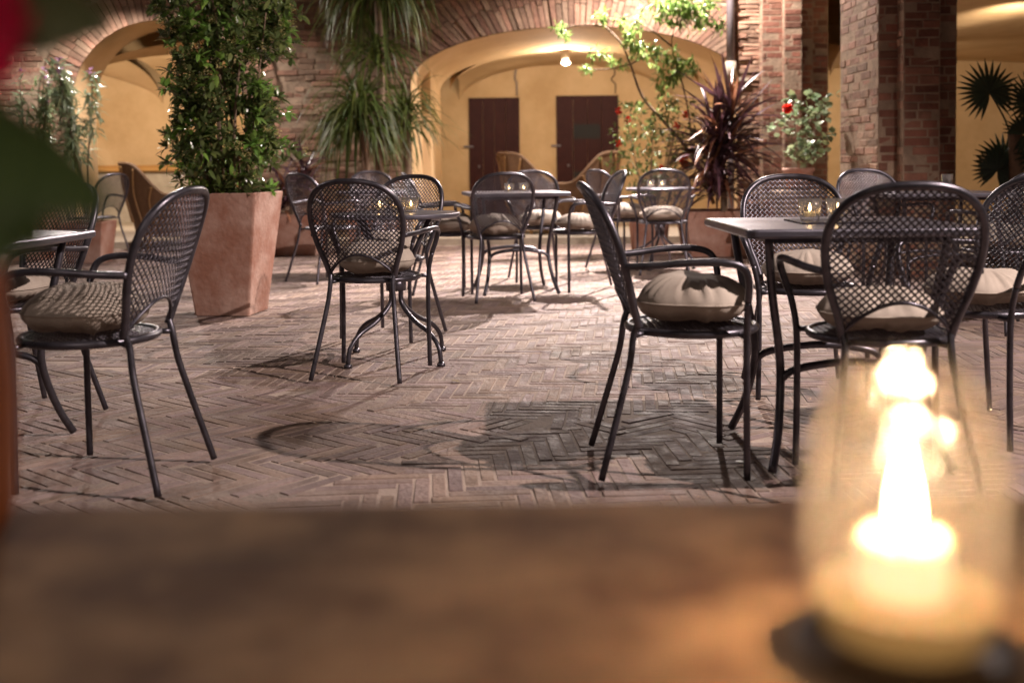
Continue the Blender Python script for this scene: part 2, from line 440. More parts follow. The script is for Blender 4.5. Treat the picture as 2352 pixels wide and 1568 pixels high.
# doors
def door(x0, x1, ztop, slots, handle_side):
    d = MB(); y = 18.045; n = 4; wv = (x1 - x0)
    for k in range(n):
        d.box((x0 + wv * (k + .5) / n, y, ztop / 2 + .05), (wv / n - .006, .04, ztop - .1), bev=.006)
    o = part(d, 'door', M_door); o['label'] = 'dark red plank door'
    f = MB(); f.box((x0 - .02, y + .004, ztop / 2), (.045, .05, ztop)); f.box((x1 + .02, y + .004, ztop / 2), (.045, .05, ztop)); f.box(((x0 + x1) / 2, y + .004, ztop + .005), (wv + .085, .05, .05))
    fo = f.obj('door_frame', M_door, o)
    for (sx, sz, w_, h_) in slots:
        s = MB(); s.box((sx, y - .022, sz), (w_, .01, h_)); s.obj('hatch', M_black, o)
    h = MB(); hx = x0 - .05 if handle_side < 0 else x1 + .03
    h.box((hx, y - .03, 1.25), (.16, .03, .035), bev=.008); h.obj('latch', M_pipe, o)
    h = MB(); h.box((x0 + wv * .16, y - .04, .92), (.03, .04, .05), bev=.01); h.obj('handle', M_pipe, o)
    return o
door(-.655, .095, 2.02, [], -1)
door(.79, 1.73, 2.04, [(1.25, 1.48, .44, .24), (1.22, .74, .38, .16)], -1)
mb = MB(); mb.tube([(.10, 18.03, 2.08), (.10, 18.03, 2.3), (.07, 18.03, 2.36), (.10, 18.02, 2.56)], .012, 6); part(mb, 'conduit', M_pipe)
mb = MB(); mb.tube([(1.72, 18.03, 2.1), (1.73, 18.03, 2.25), (1.66, 18.03, 2.33), (1.72, 18.03, 2.42), (1.70, 18.03, 2.55)], .008, 6); part(mb, 'cable', M_black)
# ledge and bench inside the left arch
mb = MB(); mb.box((-5.1, 17.6, .45), (4.6, .5, .9)); part(mb, 'low_wall', M_pale)
mb = MB(); mb.box((-5.1, 17.55, .935), (4.7, .62, .07), bev=.015); mb.box((-5.1, 17.57, .985), (4.6, .5, .03), bev=.01)
o = part(mb, 'wall_ledge', mat('ochre_ledge', (.42, .22, .06), .7, base2=(.36, .18, .05), nscale=4))
# piers
def pier(blocks, label, seed, light=1.0):
    r = random.Random(seed); mb = MB(); core = MB()
    for (x0, x1, y0, y1) in blocks:
        core.box(((x0 + x1) / 2, (y0 + y1) / 2, 1.9), (x1 - x0 + .004, y1 - y0 + .004, 3.8))
        bricks_face(mb, r, (x0, y0, 0), (1, 0, 0), (0, -1, 0), x1 - x0, 0, 3.8, ch=.072, tone=.82, depth=.02, rough=.7, red=.78)  # front face redder, and darker: its unlit side put into the brick colour
        bricks_face(mb, r, (x0, y1, 0), (0, -1, 0), (-1, 0, 0), y1 - y0, 0, 3.8, ch=.072, tone=1.1, depth=.02, rough=.7)  # left face lighter: floodlight put into the brick colour
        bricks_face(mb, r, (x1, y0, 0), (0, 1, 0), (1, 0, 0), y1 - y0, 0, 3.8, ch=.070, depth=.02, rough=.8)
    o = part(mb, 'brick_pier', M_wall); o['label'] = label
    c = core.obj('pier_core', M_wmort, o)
pier([(3.02, 3.66, 8.98, 10.0), (3.18, 3.47, 8.84, 8.985)], 'tall stepped dark brick pier', 21)
pier([(2.98, 3.58, 12.95, 13.6), (3.22, 3.42, 12.86, 12.955), (3.56, 3.80, 13.1, 13.6)], 'weathered stepped brick pier in the corner', 22)
# rough masonry strip beside the pipe
mb = MB(); r = random.Random(8)
bricks_face(mb, r, (2.72, 13.1, 0), (1, 0, 0), (0, -1, 0), .27, 0, 3.6, ch=.05, bl=.3, depth=.06, rough=3.0, tone=1.25)
part(mb, 'masonry_strip', M_wall)
mb = MB(); mb.tube([(2.62, 13.02, 2.05), (2.62, 13.02, 3.8)], .048, 14, raw=True); mb.tube([(2.62, 13.02, .02), (2.62, 13.02, 1.95)], .04, 14, raw=True)
o = part(mb, 'downpipe', M_pipe)
mb = MB(); mb.tube([(2.62, 13.02, 1.93), (2.62, 13.02, 2.15)], .064, 14, raw=True); mb.box((2.74, 13.06, 1.94), (.2, .05, .04)); mb.obj('pipe_bracket', M_pale, o)
# ceiling light in the portico
L_ = empty('portico_lamp', 'small bright white lamp hanging under the crown of the wide ochre arch', 'lamp', (.765, 15.15, 2.345))
mb = MB(); mb.lathe([(.0, .17), (.03, .17), (.03, .12), (.055, .10), (.065, 0), (.06, 0), (.05, .09)], 20); mb.obj('lamp_shade', M_white, L_)
mb = MB(); mb.lathe([(0.001, -.03), (.03, -.02), (.042, .01), (.03, .04), (.001, .06)], 16); mb.obj('bulb', emit('bulb_glow', (1, .9, .85), 160), L_)
# interior lamps of the portico
lamp('portico_light', 'POINT', (.765, 15.1, 2.26), 90, (1, .84, .68), .05)
lamp('portico_bay_light_main', 'SPOT', (2.3, 15.5, 2.2), 90, AMB, .1, (1.2, 18, .9), 120, .8)
lamp('portico_bay_light_main_b', 'SPOT', (-.6, 15.5, 2.2), 60, AMB, .1, (.2, 18, .9), 120, .8)
lamp('portico_bay_light_left', 'SPOT', (-4.9, 14.4, 2.1), 260, AMB, .1, (-5.2, 18, .8), 130, .8)
lamp('portico_bay_light_far_left', 'SPOT', (-6.6, 14.6, 2.1), 200, AMB, .1, (-6.6, 18, .8), 130, .8)
lamp('portico_bay_light_right', 'SPOT', (4.6, 14.6, 2.3), 220, AMB, .1, (6.5, 18, .8), 140, .8)
lamp('portico_bay_light_wing', 'SPOT', (5.0, 11.0, 2.3), 120, AMB, .1, (7.5, 14.5, .8), 150, .8)
# ------------------------------------------------------------------ chair
def back_y(s, z): return -.200 - (z - .46) * .34 + .85 * s * s
OUT = [(.150, .46), (.165, .52), (.190, .59), (.207, .66), (.213, .725), (.204, .785), (.177, .832), (.128, .868), (.066, .885), (0, .889)]
def out_poly():
    half = spline([V(s, z, 0) for s, z in OUT], 6)
    right = [(p.x, p.y) for p in half]; left = [(-x, z) for x, z in reversed(right[:-1])]
    bot = [(-.150 + .3 * k / 24, .468 + .095 * math.sin(PI * k / 24) ** .75) for k in range(25)]
    return right + left, bot
POLY, BOT = out_poly()
def inpoly(x, y, P):
    c = False; j = len(P) - 1
    for i in range(len(P)):
        if (P[i][1] > y) != (P[j][1] > y) and x < (P[j][0] - P[i][0]) * (y - P[i][1]) / (P[j][1] - P[i][1]) + P[i][0]: c = not c
        j = i
    return c
def lattice(mb, inside, surf, normal, ext, cx, cz, p=.0150, wd=.0057, th=.0014, amp=.0013):
    q = 1 / math.sqrt(2); nmax = int(ext / p)
    for fam in (0, 1):
        d = (q, q) if fam == 0 else (-q, q); e = (-q, q) if fam == 0 else (q, q)
        for i in range(-nmax, nmax + 1):
            run = []
            def flush(run):
                if len(run) < 3: return
                vs = []; n = 6
                for k, (s, z, h) in enumerate(run):
                    P = surf(s, z); N = normal(s, z)
                    P2 = surf(s + d[0] * .001, z + d[1] * .001); T = (P2 - P).normalized(); S = N.cross(T)
                    C = P + N * h
                    for a, b in ((-.5, 0), (-.28, .5), (.28, .5), (.5, 0), (.28, -.5), (-.28, -.5)):
                        vs.append(C + S * (a * wd) + N * (b * th * 1.6))
                fs = []
                for k in range(len(run) - 1):
                    for j in range(n):
                        j2 = (j + 1) % n; fs.append((k * n + j, k * n + j2, (k + 1) * n + j2, (k + 1) * n + j))
                mb.add(vs, fs, smooth=True)
            for k in range(-nmax * 2, nmax * 2 + 1):
                t = k * p / 2
                s = cx + d[0] * t + e[0] * i * p; z = cz + d[1] * t + e[1] * i * p
                # parity: crossing at even k
                jj = k / 2
                sg = (1 if fam == 0 else -1)
                h = amp * sg * math.cos(PI * (jj + i)) if k % 2 == 0 else 0
                if inside(s, z): run.append((s, z, h))
                else: flush(run); run = []
            flush(run)
def inside_back(s, z):
    if not inpoly(s, z, POLY): return False
    if abs(s) < .150:
        zz = .468 + .095 * math.sin(PI * (s + .15) / .3) ** .75
        if z < zz: return False
    return True
def make_chair():
    root = empty('metal_armchair', 'x', 'chair', (0, 0, 0), 0, 'metal lattice armchairs at the courtyard tables')
    S = V
    b = MB()
    lattice(b, inside_back, lambda s, z: V(s, back_y(s, z), z), lambda s, z: V(-1.7 * s, 1, .34).normalized(), .36, 0, .66)
    b.tube([(x, back_y(x, z), z) for x, z in BOT], .0055, 8, raw=True)
    b.obj('backrest', M_metal, root)
    f = MB()
    pts = [(x, back_y(x, z), z) for x, z in [(s, z) for s, z in OUT] + [(-s, z) for s, z in reversed(OUT[:-1])]]
    f.tube(pts, .0125, 10, sub=6); f.obj('back_frame', M_metal, root)
    st = MB()
    dome = lambda x, y: .447 + .008 * (1 - (x * x + y * y) / .04)
    lattice(st, lambda x, y: x * x + y * y < .192 ** 2, lambda x, y: V(x, y, dome(x, y)), lambda x, y: V(0, 0, 1), .2, 0, 0, amp=.0012)
    st.tube([(.198 * math.cos(a), .198 * math.sin(a), .444) for a in [2 * PI * k / 40 for k in range(40)]], .0125, 10, closed=True, raw=True)
    for sx in (-1, 1):
        st.tube([(sx * .12, -.158, .440), (sx * .148, -.198, .436)], .009, 8, raw=True)
        st.tube([(sx * .155, .12, .440), (sx * .214, .13, .436)], .009, 8, raw=True)
    st.obj('seat', M_metal, root)
    for sx in (-1, 1):
        l = MB(); l.tube([(sx * .150, back_y(.15, .47), .475), (sx * .146, -.198, .43), (sx * .155, -.212, .34), (sx * .18, -.258, .17), (sx * .205, -.302, .012)], .0105, 10)
        l.obj('leg', M_metal, root)
        l = MB(); l.tube([(sx * .215, .13, .012), (sx * .211, .13, .25), (sx * .213, .13, .44), (sx * .232, .13, .545)], .0105, 10)
        l.obj('leg', M_metal, root)
        a = MB(); a.tube([(sx * .232, .13, .545), (sx * .254, .128, .605), (sx * .268, .108, .648), (sx * .273, .05, .665), (sx * .264, -.05, .664), (sx * .24, -.14, .655), (sx * .211, back_y(.206, .65), .65)], .0115, 10)
        a.obj('armrest', M_metal, root)
    return root
def cushion_mesh(seed, squash=1.0):
    mb = MB(); na, nr = 96, 14; R0 = .180; H0 = .082
    vs = []; fs = []
    for half in (1, -1):
        for i in range(nr + 1):
            t = math.sin(PI / 2 * i / nr)
            for k in range(na):
                a = 2 * PI * k / na
                px = V(math.cos(a) * 1.6, math.sin(a) * 1.6, seed)
                sq = 1 + .045 * math.cos(4 * a + seed) + .025 * noise.noise(px)
                r = R0 * t * sq
                prof = (1 - t ** 2.3) ** .72
                wr = 0
                if t > .35:
                    u = (t - .35) / .65
                    wr = .027 * u * (1 - u ** 8) * (noise.noise(V(math.cos(a) * 7.5, math.sin(a) * 7.5, seed * 3 + half)) + .6 * noise.noise(V(math.cos(a) * 15, math.sin(a) * 15, seed + half)))
                dent = .012 * math.exp(-(t / .45) ** 2) * (1 if half > 0 else .4)
                z = half * ((1 if half > 0 else .72) * H0 * squash * prof ** (1 if half > 0 else .6) * (1 + .12 * noise.noise(V(math.cos(a) * t * 2, math.sin(a) * t * 2, seed + 5))) - dent + wr * prof ** .35)
                r *= 1 - .02 * (1 if t > .9 else 0) * noise.noise(V(math.cos(a) * 9, math.sin(a) * 9, seed))
                vs.append((r * math.cos(a), r * math.sin(a), z + H0 * squash * .74))
    m = (nr + 1) * na
    for h in (0, 1):
        for i in range(nr):
            for k in range(na):
                k2 = (k + 1) % na; q = h * m + i * na
                f = (q + k, q + na + k, q + na + k2, q + k2)
                fs.append(f if h == 0 else tuple(reversed(f)))
    mb.add(vs, fs, smooth=True)
    # piping round the seam
    rim = [Vector(vs[nr * na + k]) for k in range(na)]
    mb.tube([(p.x * 1.005, p.y * 1.005, H0 * squash * .74) for p in rim], .0035, 6, closed=True, raw=True)
    return mb
chair0 = make_chair()
cush0 = [cushion_mesh(1.3, 1.12).obj('seat_cushion', M_cush), cushion_mesh(4.1, .92).obj('seat_cushion', M_cush), cushion_mesh(7.7, 1.02).obj('seat_cushion', M_cush)]
# x, y, rot deg, chair label, cushion label or None, cushion variant
CH = [
 (-.631, 5.009, -12, 'black lattice armchair seen from behind in front of the small round table', 'taupe cushion under the chair back dappled by lattice shadow, before the round table', 0),
 (.560, 3.41, -90, 'black lattice armchair in full profile facing right, beside the large right table', 'puffy shaded cushion on the profile chair facing right', 0),
 (-1.300, 3.33, 83, 'black lattice armchair in front of the left edge table, its back leaning right', 'puffy cushion on the left front chair, striped by its shadow', 0),
 (-1.94, 4.10, 146, 'grey lit lattice armchair beyond the left edge table, half hidden by the dark leaves', 'pale cushion half hidden at the left frame edge', 1),
 (1.085, 3.22, -3, 'large near black lattice armchair seen from behind, right behind the glass lantern', 'rumpled pale cushion of the nearest lattice chair behind the lantern', 1),
 (1.19, 4.40, 177, 'silvery lit lattice armchair facing the camera across the large right table', 'cushion in the shade below the large right tabletop', 2),
 (1.62, 3.74, 118, 'lit lattice armchair cut by the right frame edge, turned to the table', 'bright cream cushion at the right frame edge', 1),
 (-.69, 5.95, 157, 'black lattice armchair behind the round table, facing the camera', 'pale cushion just beyond the round table legs', 2),
 (-.117, 7.668, 13, 'dark lattice armchair seen from behind at the middle square table', 'cushion glimpsed under the chair back at the middle square table', 0),
 (.22, 8.75, 190, 'dark lattice armchair on the far side of the middle square table', 'cushion on the far side of the middle square table', 1),
 (-.46, 8.05, -80, 'dark lattice armchair left of the middle square table, only its arm and seat showing', 'shaded cushion left of the middle square table', 2),
 (.50, 8.12, 100, 'dark lattice armchair right of the middle square table, facing left', 'white topped cushion on the chair right of the middle square table', 1),
 (1.288, 9.30, -5, 'dark lattice armchair seen from behind in front of the purple spiky plant', 'pale cushion seen through the chair before the purple spiky plant', 1),
 (1.02, 9.72, -60, 'grey lattice armchair with bright rim left of the small far table', 'small pale cushion on the bright rimmed chair by the small far table', 2),
 (-1.50, 8.95, -42, 'dull grey lattice armchair turned away beside the big terracotta pot', None, 0),
 (-1.30, 10.55, 200, 'dull grey lattice armchair below the drooping green yucca', None, 0),
 (-4.32, 11.25, 62, 'white rimmed armchair in front of the left arch', None, 0),
 (2.43, 7.07, 187, 'lattice armchair facing the camera at the foot of the dark brick pier', None, 0),
 (2.75, 6.10, 14, 'brown grey lattice armchair seen from behind below the fan palm', 'shaded cushion on the chair below the fan palm', 2),
]
for i, (x, y, a, lab, cl, v) in enumerate(CH):
    if i == 0:
        c = chair0; c.location = (x, y, .013); c.rotation_euler.z = R(a); c['label'] = lab
    else: c = copy_tree(chair0, (x, y, .013), R(a), lab)
    if cl:
        if 'used' not in cush0[v]:
            q = cush0[v]; q['used'] = 1
        else: q = cush0[v].copy(); COL.objects.link(q)
        q.location = (x + rnd.uniform(-.01, .01), y + rnd.uniform(-.01, .01), .013 + .4575); q.rotation_euler = (0, 0, R(a) + rnd.uniform(0, 6))
        tag(q, cl, 'cushion', 'round cushions on the metal chairs')
for q in cush0:
    if 'used' in q: del q['used']
for o in list(sc.objects):
    if 'used' in o: del o['used']
# ------------------------------------------------------------------ tables
def rrect(hx, hy, r, n=6):
    out = []
    for cx, cy, a0 in ((hx - r, hy - r, 0), (-hx + r, hy - r, 90), (-hx + r, -hy + r, 180), (hx - r, -hy + r, 270)):
        for k in range(n + 1):
            a = R(a0 + 90 * k / n); out.append((cx + r * math.cos(a), cy + r * math.sin(a)))
    return out
def slab(mb, outline_fn, z0, z1, e, matn=0):
    lv = [(0 + e, z0), (0, z0 + e), (0, z1 - e), (e * .4, z1 - e * .3), (e, z1)]
    rings = [[(x, y, z) for x, y in outline_fn(off)] for off, z in lv]
    n = len(rings[0]); vs = [p for g_ in rings for p in g_]; fs = [tuple(reversed(range(n))), tuple((len(lv) - 1) * n + k for k in range(n))]
    for i in range(len(lv) - 1):
        for k in range(n): fs.append((i * n + k, i * n + (k + 1) % n, (i + 1) * n + (k + 1) % n, (i + 1) * n + k))
    mb.add(vs, fs)
def square_table(hx, hy, loc, rz, label, zt=.745):
    t = empty('square_table', label, 'table', loc, rz, 'metal courtyard tables')
    m = MB(); slab(m, lambda o: rrect(hx - o, hy - o, .03), zt - .028, zt, .007); m.obj('tabletop', M_top, t)
    for sx in (-1, 1):
        for sy in (-1, 1):
            l = MB(); fx, fy = hx * .76, hy * .82
            l.tube([(sx * fx * 1.0, sy * fy * .85, zt - .03), (sx * fx * .93, sy * fy * .72, .56), (sx * fx * .82, sy * fy * .60, .38), (sx * fx * .80, sy * fy * .60, .27), (sx * fx * .88, sy * fy * .80, .12), (sx * fx, sy * fy, .012)], .0135, 10)
            l.obj('leg', M_metal, t)
    for sy in (-1, 1):
        s = MB(); s.tube([(-hx * .61, sy * hy * .49, .27), (-hx * .46, sy * hy * .48, .305), (0, sy * hy * .47, .325), (hx * .46, sy * hy * .48, .305), (hx * .61, sy * hy * .49, .27)], .0125, 10)
        s.obj('stretcher', M_metal, t)
    s = MB(); s.box((0, 0, zt - .04), (hx * 1.5, hy * 1.3, .022)); s.obj('frame', M_metal, t)
    return t
def round_table(rad, loc, rz, label, zt=.722):
    t = empty('round_table', label, 'table', loc, rz, 'metal courtyard tables')
    m = MB(); slab(m, lambda o: [((rad - o) * math.cos(2 * PI * k / 56), (rad - o) * math.sin(2 * PI * k / 56)) for k in range(56)], zt - .022, zt, .006)
    m.obj('tabletop', M_top, t)
    for k in range(4):
        a = PI / 4 + PI / 2 * k; c, s = math.cos(a), math.sin(a)
        l = MB(); l.tube([(c * r_, s * r_, z) for r_, z in ((.045, .40), (.032, .33), (.045, .27), (.13, .20), (.235, .15), (.295, .09), (.31, .02))], .0115, 10)
        l.lathe([(0.001, 0), (.02, 0), (.02, .012), (.012, .02), (.001, .02)], 12, (c * .311, s * .311, .0))
        l.obj('leg', M_metal, t)
    for sx in (-1, 1):
        for sy in (-1, 1):
            b = MB(); b.tube([(sx * .17, sy * .1, zt - .025), (sx * .03, sy * .03, .39)], .012, 6, raw=True); b.obj('strut', M_metal, t)
    b = MB(); b.lathe([(0.001, .34), (.05, .34), (.05, .40), (.001, .40)], 16); b.obj('hub', M_metal, t)
    return t
ZT = .768
square_table(.365, .345, (1.055, 3.56, .013), R(1), 'large grey square table at right carrying two glass candle holders', ZT - .013)
square_table(.36, .36, (.02, 8.12, .013), R(9), 'grey square table in the middle between dark chairs, before the wide arch', .745)
square_table(.36, .33, (-1.87, 3.62, .013), R(-2), 'grey square table at the left frame edge behind the dark leaves', .735)
round_table(.32, (-.575, 5.34, .013), R(3), 'small round black table with curved legs right of the front dark chair')
round_table(.31, (1.34, 9.85, .013), R(20), 'small far round table in front of the purple spiky plant')
round_table(.35, (-1.22, 9.75, .013), R(10), 'far round table between the two dull grey chairs')
square_table(.42, .35, (2.85, 7.35, .013), R(5), 'far grey table in front of the brick pier, behind the nearest chair', .735)
# ------------------------------------------------------------------ candle holders
def tumbler(r0, r1, h, n=28):
    mb = MB(); mb.lathe([(.001, 0), (r0, 0), (r0 + .001, .004), (r1, h), (r1 - .003, h), (r0 - .003, .014), (.001, .012)], n); return mb
def flame_mb(c, s=1.0):
    mb = MB(); mb.lathe([(.0005, 0), (.0035 * s, .004 * s), (.0042 * s, .008 * s), (.0028 * s, .015 * s), (.0005, .024 * s)], 10, c); return mb
def candle_glass(loc, label, n=4, s=1.0):
    t = empty('candle_holder', label, 'candle holder', loc, rnd.uniform(0, 1), 'small glass tealight holders')
    g_ = tumbler(.029, .039, .072); g_.obj('glass_cup', M_glass, t)
    w_ = MB(); w_.lathe([(.001, .014), (.019, .014), (.019, .027), (.018, .029), (.001, .0285)], 20); wo = w_.obj('tealight', M_wax, t)
    flame_mb((0, 0, .031), 1.1).obj('flame', M_flame, t)
    return t
candle_glass((.975, 3.56, ZT + .006), 'left one of the two clear glass tealights on the large right table')
candle_glass((1.07, 3.57, ZT + .006), 'right one of the two clear glass tealights, almost touching the near chair back')
t_ = MB()
for k in range(7): t_.box((1.05, 3.46 + .035 * k, ZT + .003), (.26, .024, .006), 0, bev=.001)
t_.box((.93, 3.565, ZT + .0025), (.014, .25, .005)); t_.box((1.17, 3.565, ZT + .0025), (.014, .25, .005))
tag(t_.obj('candle_tray', M_metal), 'black slatted tray under the two tealights on the large right table', 'tray')
TA = .735
candle_glass((-.655, 5.38, TA), 'left glass tealight of the cluster on the small round table')
candle_glass((-.575, 5.44, TA), 'middle glass tealight of the cluster on the small round table')
candle_glass((-.50, 5.39, TA), 'right glass tealight of the cluster on the small round table')
candle_glass((-.02, 8.15, .748), 'left glass tealight seen through the chair at the middle square table')
candle_glass((.09, 8.2, .748), 'right glass tealight seen through the chair at the middle square table')
candle_glass((1.25, 9.8, TA), 'left glass tealight on the small far round table')
candle_glass((1.36, 9.85, TA), 'right glass tealight on the small far round table')
tag(tumbler(.03, .038, .12).obj('drinking_glass', M_glass, None, (2.90, 7.25, .748)), 'tall empty clear glass on the far table behind the nearest chair', 'glass')
# ------------------------------------------------------------------ wicker chairs in the portico
def wicker(loc, rz, label):
    t = empty('wicker_armchair', label, 'chair', loc, rz, 'wicker tub armchairs under the portico')
    m = MB(); n = 40; a0 = 128
    def P(k, lv, th):
        a = R(-a0 + 2 * a0 * k / n); u = abs(a) / R(a0)
        sm = max(0, min(1, (u - .22) / .46)); top = .64 + .36 * (1 - sm * sm * (3 - 2 * sm)) - .03 * u
        z = .16 + (top - .16) * lv
        fl = .33 + .07 * lv + .05 * lv * (1 - u)
        return ((fl + th) * math.sin(a), -(fl + th) * math.cos(a) * 1.02 - .06 * lv * (1 - u), z)
    nl = 8
    for th in (0, .03):
        b = len(m.v)
        for l in range(nl + 1):
            for k in range(n + 1): m.v.append(P(k, l / nl, th))
        for l in range(nl):
            for k in range(n):
                q = b + l * (n + 1) + k; m.f.append([q, q + 1, q + n + 2, q + n + 1]); m.c.append((1, 1, 1)); m.m.append(0); m.sm.append(True)
    m.obj('woven_back', M_wick, t)
    r_ = MB(); r_.tube([P(k, 1, .015) for k in range(0, n + 1, 2)], .024, 8); r_.obj('rim', M_wick, t)
    for k in (10, 14, 18, 22, 26, 30):
        q = MB(); q.tube([P(k, .2, .045), P(k + (1 if k < 20 else -1), .6, .05), P(k, .97, .04)], .011, 6); q.obj('cane_rib', M_rattan, t)
    s = MB(); s.lathe([(.001, .36), (.35, .36), (.38, .38), (.38, .41), (.35, .43), (.001, .44)], 28, (0, .03, 0)); s.obj('seat', M_wick, t)
    for sx in (-1, 1):
        for sy in (-1, 1):
            l = MB(); l.tube([(sx * .24, sy * .22, .38), (sx * .28, sy * .27, .0)], .02, 8, raw=True); l.obj('leg', M_rattan, t)
    return t
w1 = wicker((.34, 13.8, .09), R(-62), 'wicker tub chair with curled rim left of the low pale table')
copy_tree(w1, (.84, 13.5, .09), R(62), 'large brown wicker chair right of the low pale table, under the hatched door')
copy_tree(w1, (-4.0, 12.7, .013), R(-66), 'dark wicker chair leaning back in front of the left arch')
copy_tree(w1, (-3.75, 14.2, .09), R(40), 'wicker chair mostly hidden behind the potted shrub')
t = empty('low_side_table', 'low pale table with candles between two wicker chairs', 'table', (.69, 14.3, .09))
m = MB(); slab(m, lambda o: rrect(.20 - o, .20 - o, .02), .50, .54, .006); m.obj('tabletop', M_pale, t)
m = MB(); m.box((0, 0, .25), (.15, .15, .5), bev=.01); m.box((0, 0, .02), (.28, .28, .04), bev=.01); m.obj('pedestal', M_pale, t)
candle_glass((.62, 14.22, .63), 'left candle glass on the low pale table')
candle_glass((.76, 14.22, .63), 'right candle glass on the low pale table')
# ------------------------------------------------------------------ plants
def leaf(mb, base, d, up, L, W, bend=.2, col=(1, 1, 1), m=0, fold=.25):
    d = d.normalized(); s = d.cross(up)
    if s.length < .05: s = d.cross(V(1, .3, .1))
    s.normalize(); nrm = s.cross(d).normalized()
    def pt(t, w): return base + d * (L * t) - nrm * (bend * L * t * t) + s * (w * W) + nrm * (abs(w) * W * fold)
    vs = [pt(0, 0), pt(.3, -.42), pt(.3, 0), pt(.3, .42), pt(.65, -.42), pt(.65, 0), pt(.65, .42), pt(1, 0)]
    mb.add(vs, [(0, 2, 1), (0, 3, 2), (1, 2, 5, 4), (2, 3, 6, 5), (4, 5, 7), (5, 6, 7)], col, m, True)
def rdir(r, zmin=-1, zmax=1):
    z = r.uniform(zmin, zmax); a = r.uniform(0, 2 * PI); q = math.sqrt(max(0, 1 - z * z)); return V(q * math.cos(a), q * math.sin(a), z)
def whorl(mb, r, p, d, n, L, W, spread=1.0, tone=(.6, 1.3), m=0, tint=(1, 1, 1), bend=.25):
    for k in range(n):
        dd = (d * r.uniform(.1, .9) + rdir(r) * spread).normalized()
        s = r.uniform(*tone)
        leaf(mb, p + rdir(r) * L * .15, dd, V(0, 0, 1) + rdir(r) * .5, L * r.uniform(.7, 1.15), W * r.uniform(.8, 1.2), bend * r.uniform(.2, 1.6), (s * tint[0] * r.uniform(.9, 1.15), s * tint[1], s * tint[2] * r.uniform(.8, 1.1)), m)
def strap(mb, r, base, d, L, W, droop, col, seg=8, m=0):
    p = Vector(base); d = Vector(d).normalized(); side = d.cross(V(0, 0, 1))
    if side.length < .1: side = V(1, 0, 0)
    side.normalize(); st = L / seg; vs = []
    tw = r.uniform(-.5, .5)
    side = (Matrix.Rotation(tw, 3, d) @ side)
    for k in range(seg + 1):
        t = k / seg; w_ = W * (1 - t ** 3) * (.6 + .8 * t if t < .4 else 1) * .5
        nn = side.cross(d).normalized()
        vs += [p - side * w_ + nn * w_ * .3, p, p + side * w_ + nn * w_ * .3]
        p = p + d * st; d = (d + V(0, 0, -droop * st * (1 + t))).normalized()
    fs = []
    for k in range(seg):
        a = k * 3; fs += [(a, a + 1, a + 4, a + 3), (a + 1, a + 2, a + 5, a + 4)]
    mb.add(vs, fs, col, m, True)
def pot(name, loc, rz, wt, wb, h, label, group=None, parts=True, dx=1.0):
    t = empty(name, label, 'planter', loc, rz, group)
    m = MB(); th = .028
    lv = [(wb / 2 - .02, 0), (wb / 2, .006), (wb / 2 + (wt - wb) / 2 * .5, h * .5), (wt / 2, h - .006), (wt / 2 - .005, h), (wt / 2 - th, h), (wt / 2 - th - .004, h - .07)]
    vs = []; fs = []
    for q, z in lv: vs += [(x, y, z) for x, y in rrect(q * dx, q, .014, 3)]
    n = 16
    for i in range(len(lv) - 1):
        for k in range(n): fs.append((i * n + k, i * n + (k + 1) % n, (i + 1) * n + (k + 1) % n, (i + 1) * n + k))
    m.add(vs, fs, smooth=False); m.obj('pot_body', M_terra, t)
    s = MB(); s.box((0, 0, h - .075), ((wt - 2 * th) * dx - .002, wt - 2 * th - .002, .03)); s.obj('soil', M_soil, t)
    return t
# big shrub in its tapered pot
pot('terracotta_planter', (-1.84, 7.10, .012), R(-7), .54, .36, .79, 'tall tapered terracotta pot holding the big evergreen shrub')
def shrub(loc, label, name='potted_shrub'):
    r = random.Random(31); t = empty(name, label, 'shrub', loc)
    st = MB(); fol = MB(); fl = MB()
    tips = []
    for k in range(13):
        a = r.uniform(0, 2 * PI); q = r.uniform(.04, .34)
        p0 = V(math.cos(a) * .08, math.sin(a) * .08, -.08); p3 = V(math.cos(a) * q, math.sin(a) * q, r.uniform(.9, 1.6))
        p1 = p0.lerp(p3, .35) + rdir(r) * .05; p2 = p0.lerp(p3, .7) + rdir(r) * .06
        st.tube([p0, p1, p2, p3], lambda u: .012 * (1 - u * .75), 6, sub=4); tips.append((p0, p1, p2, p3))
    n = 0
    while n < 1050:
        z = r.uniform(.0, 1.75); rad = .40 + .05 * math.sin(z * 5 + 1) + (.03 if z > .6 else -.03)
        if z < .15: rad *= .7
        q = rad * math.sqrt(r.uniform(.04, 1)) ; a = r.uniform(0, 2 * PI)
        rr = q * (1 + .45 * noise.noise(V(math.cos(a) * 2, math.sin(a) * 2, z * 3.5)))
        p = V(rr * math.cos(a), rr * math.sin(a), z)
        if noise.noise(p * 4.5 + V(3, 8, 1)) < -.13: continue
        d = (V(p.x, p.y, 0).normalized() * .7 + V(0, 0, .7) + rdir(r) * .4).normalized()
        yng = r.random() < .24
        whorl(fol, r, p, d, r.randint(7, 10), .082, .033, .8, (.8, 1.9) if not yng else (2.0, 3.2), tint=(1, 1, 1) if not yng else (.95, 1.25, .8))
        n += 1
        if r.random() < .26:
            q0 = p + d * .05
            for k in range(26):
                dd = (d + rdir(r) * .9).normalized(); leaf(fl, q0 + dd * r.uniform(.01, .05), rdir(r), V(0, 0, 1), .013, .012, 0, (r.uniform(.7, 1.4),) * 3)
    st.obj('stem', M_bark, t); fol.obj('foliage', M_leaf, t); fl.obj('flower_heads', M_bud, t)
shrub((-1.84, 7.10, .80), 'dense glossy evergreen shrub with olive flower heads growing from the tall pot')
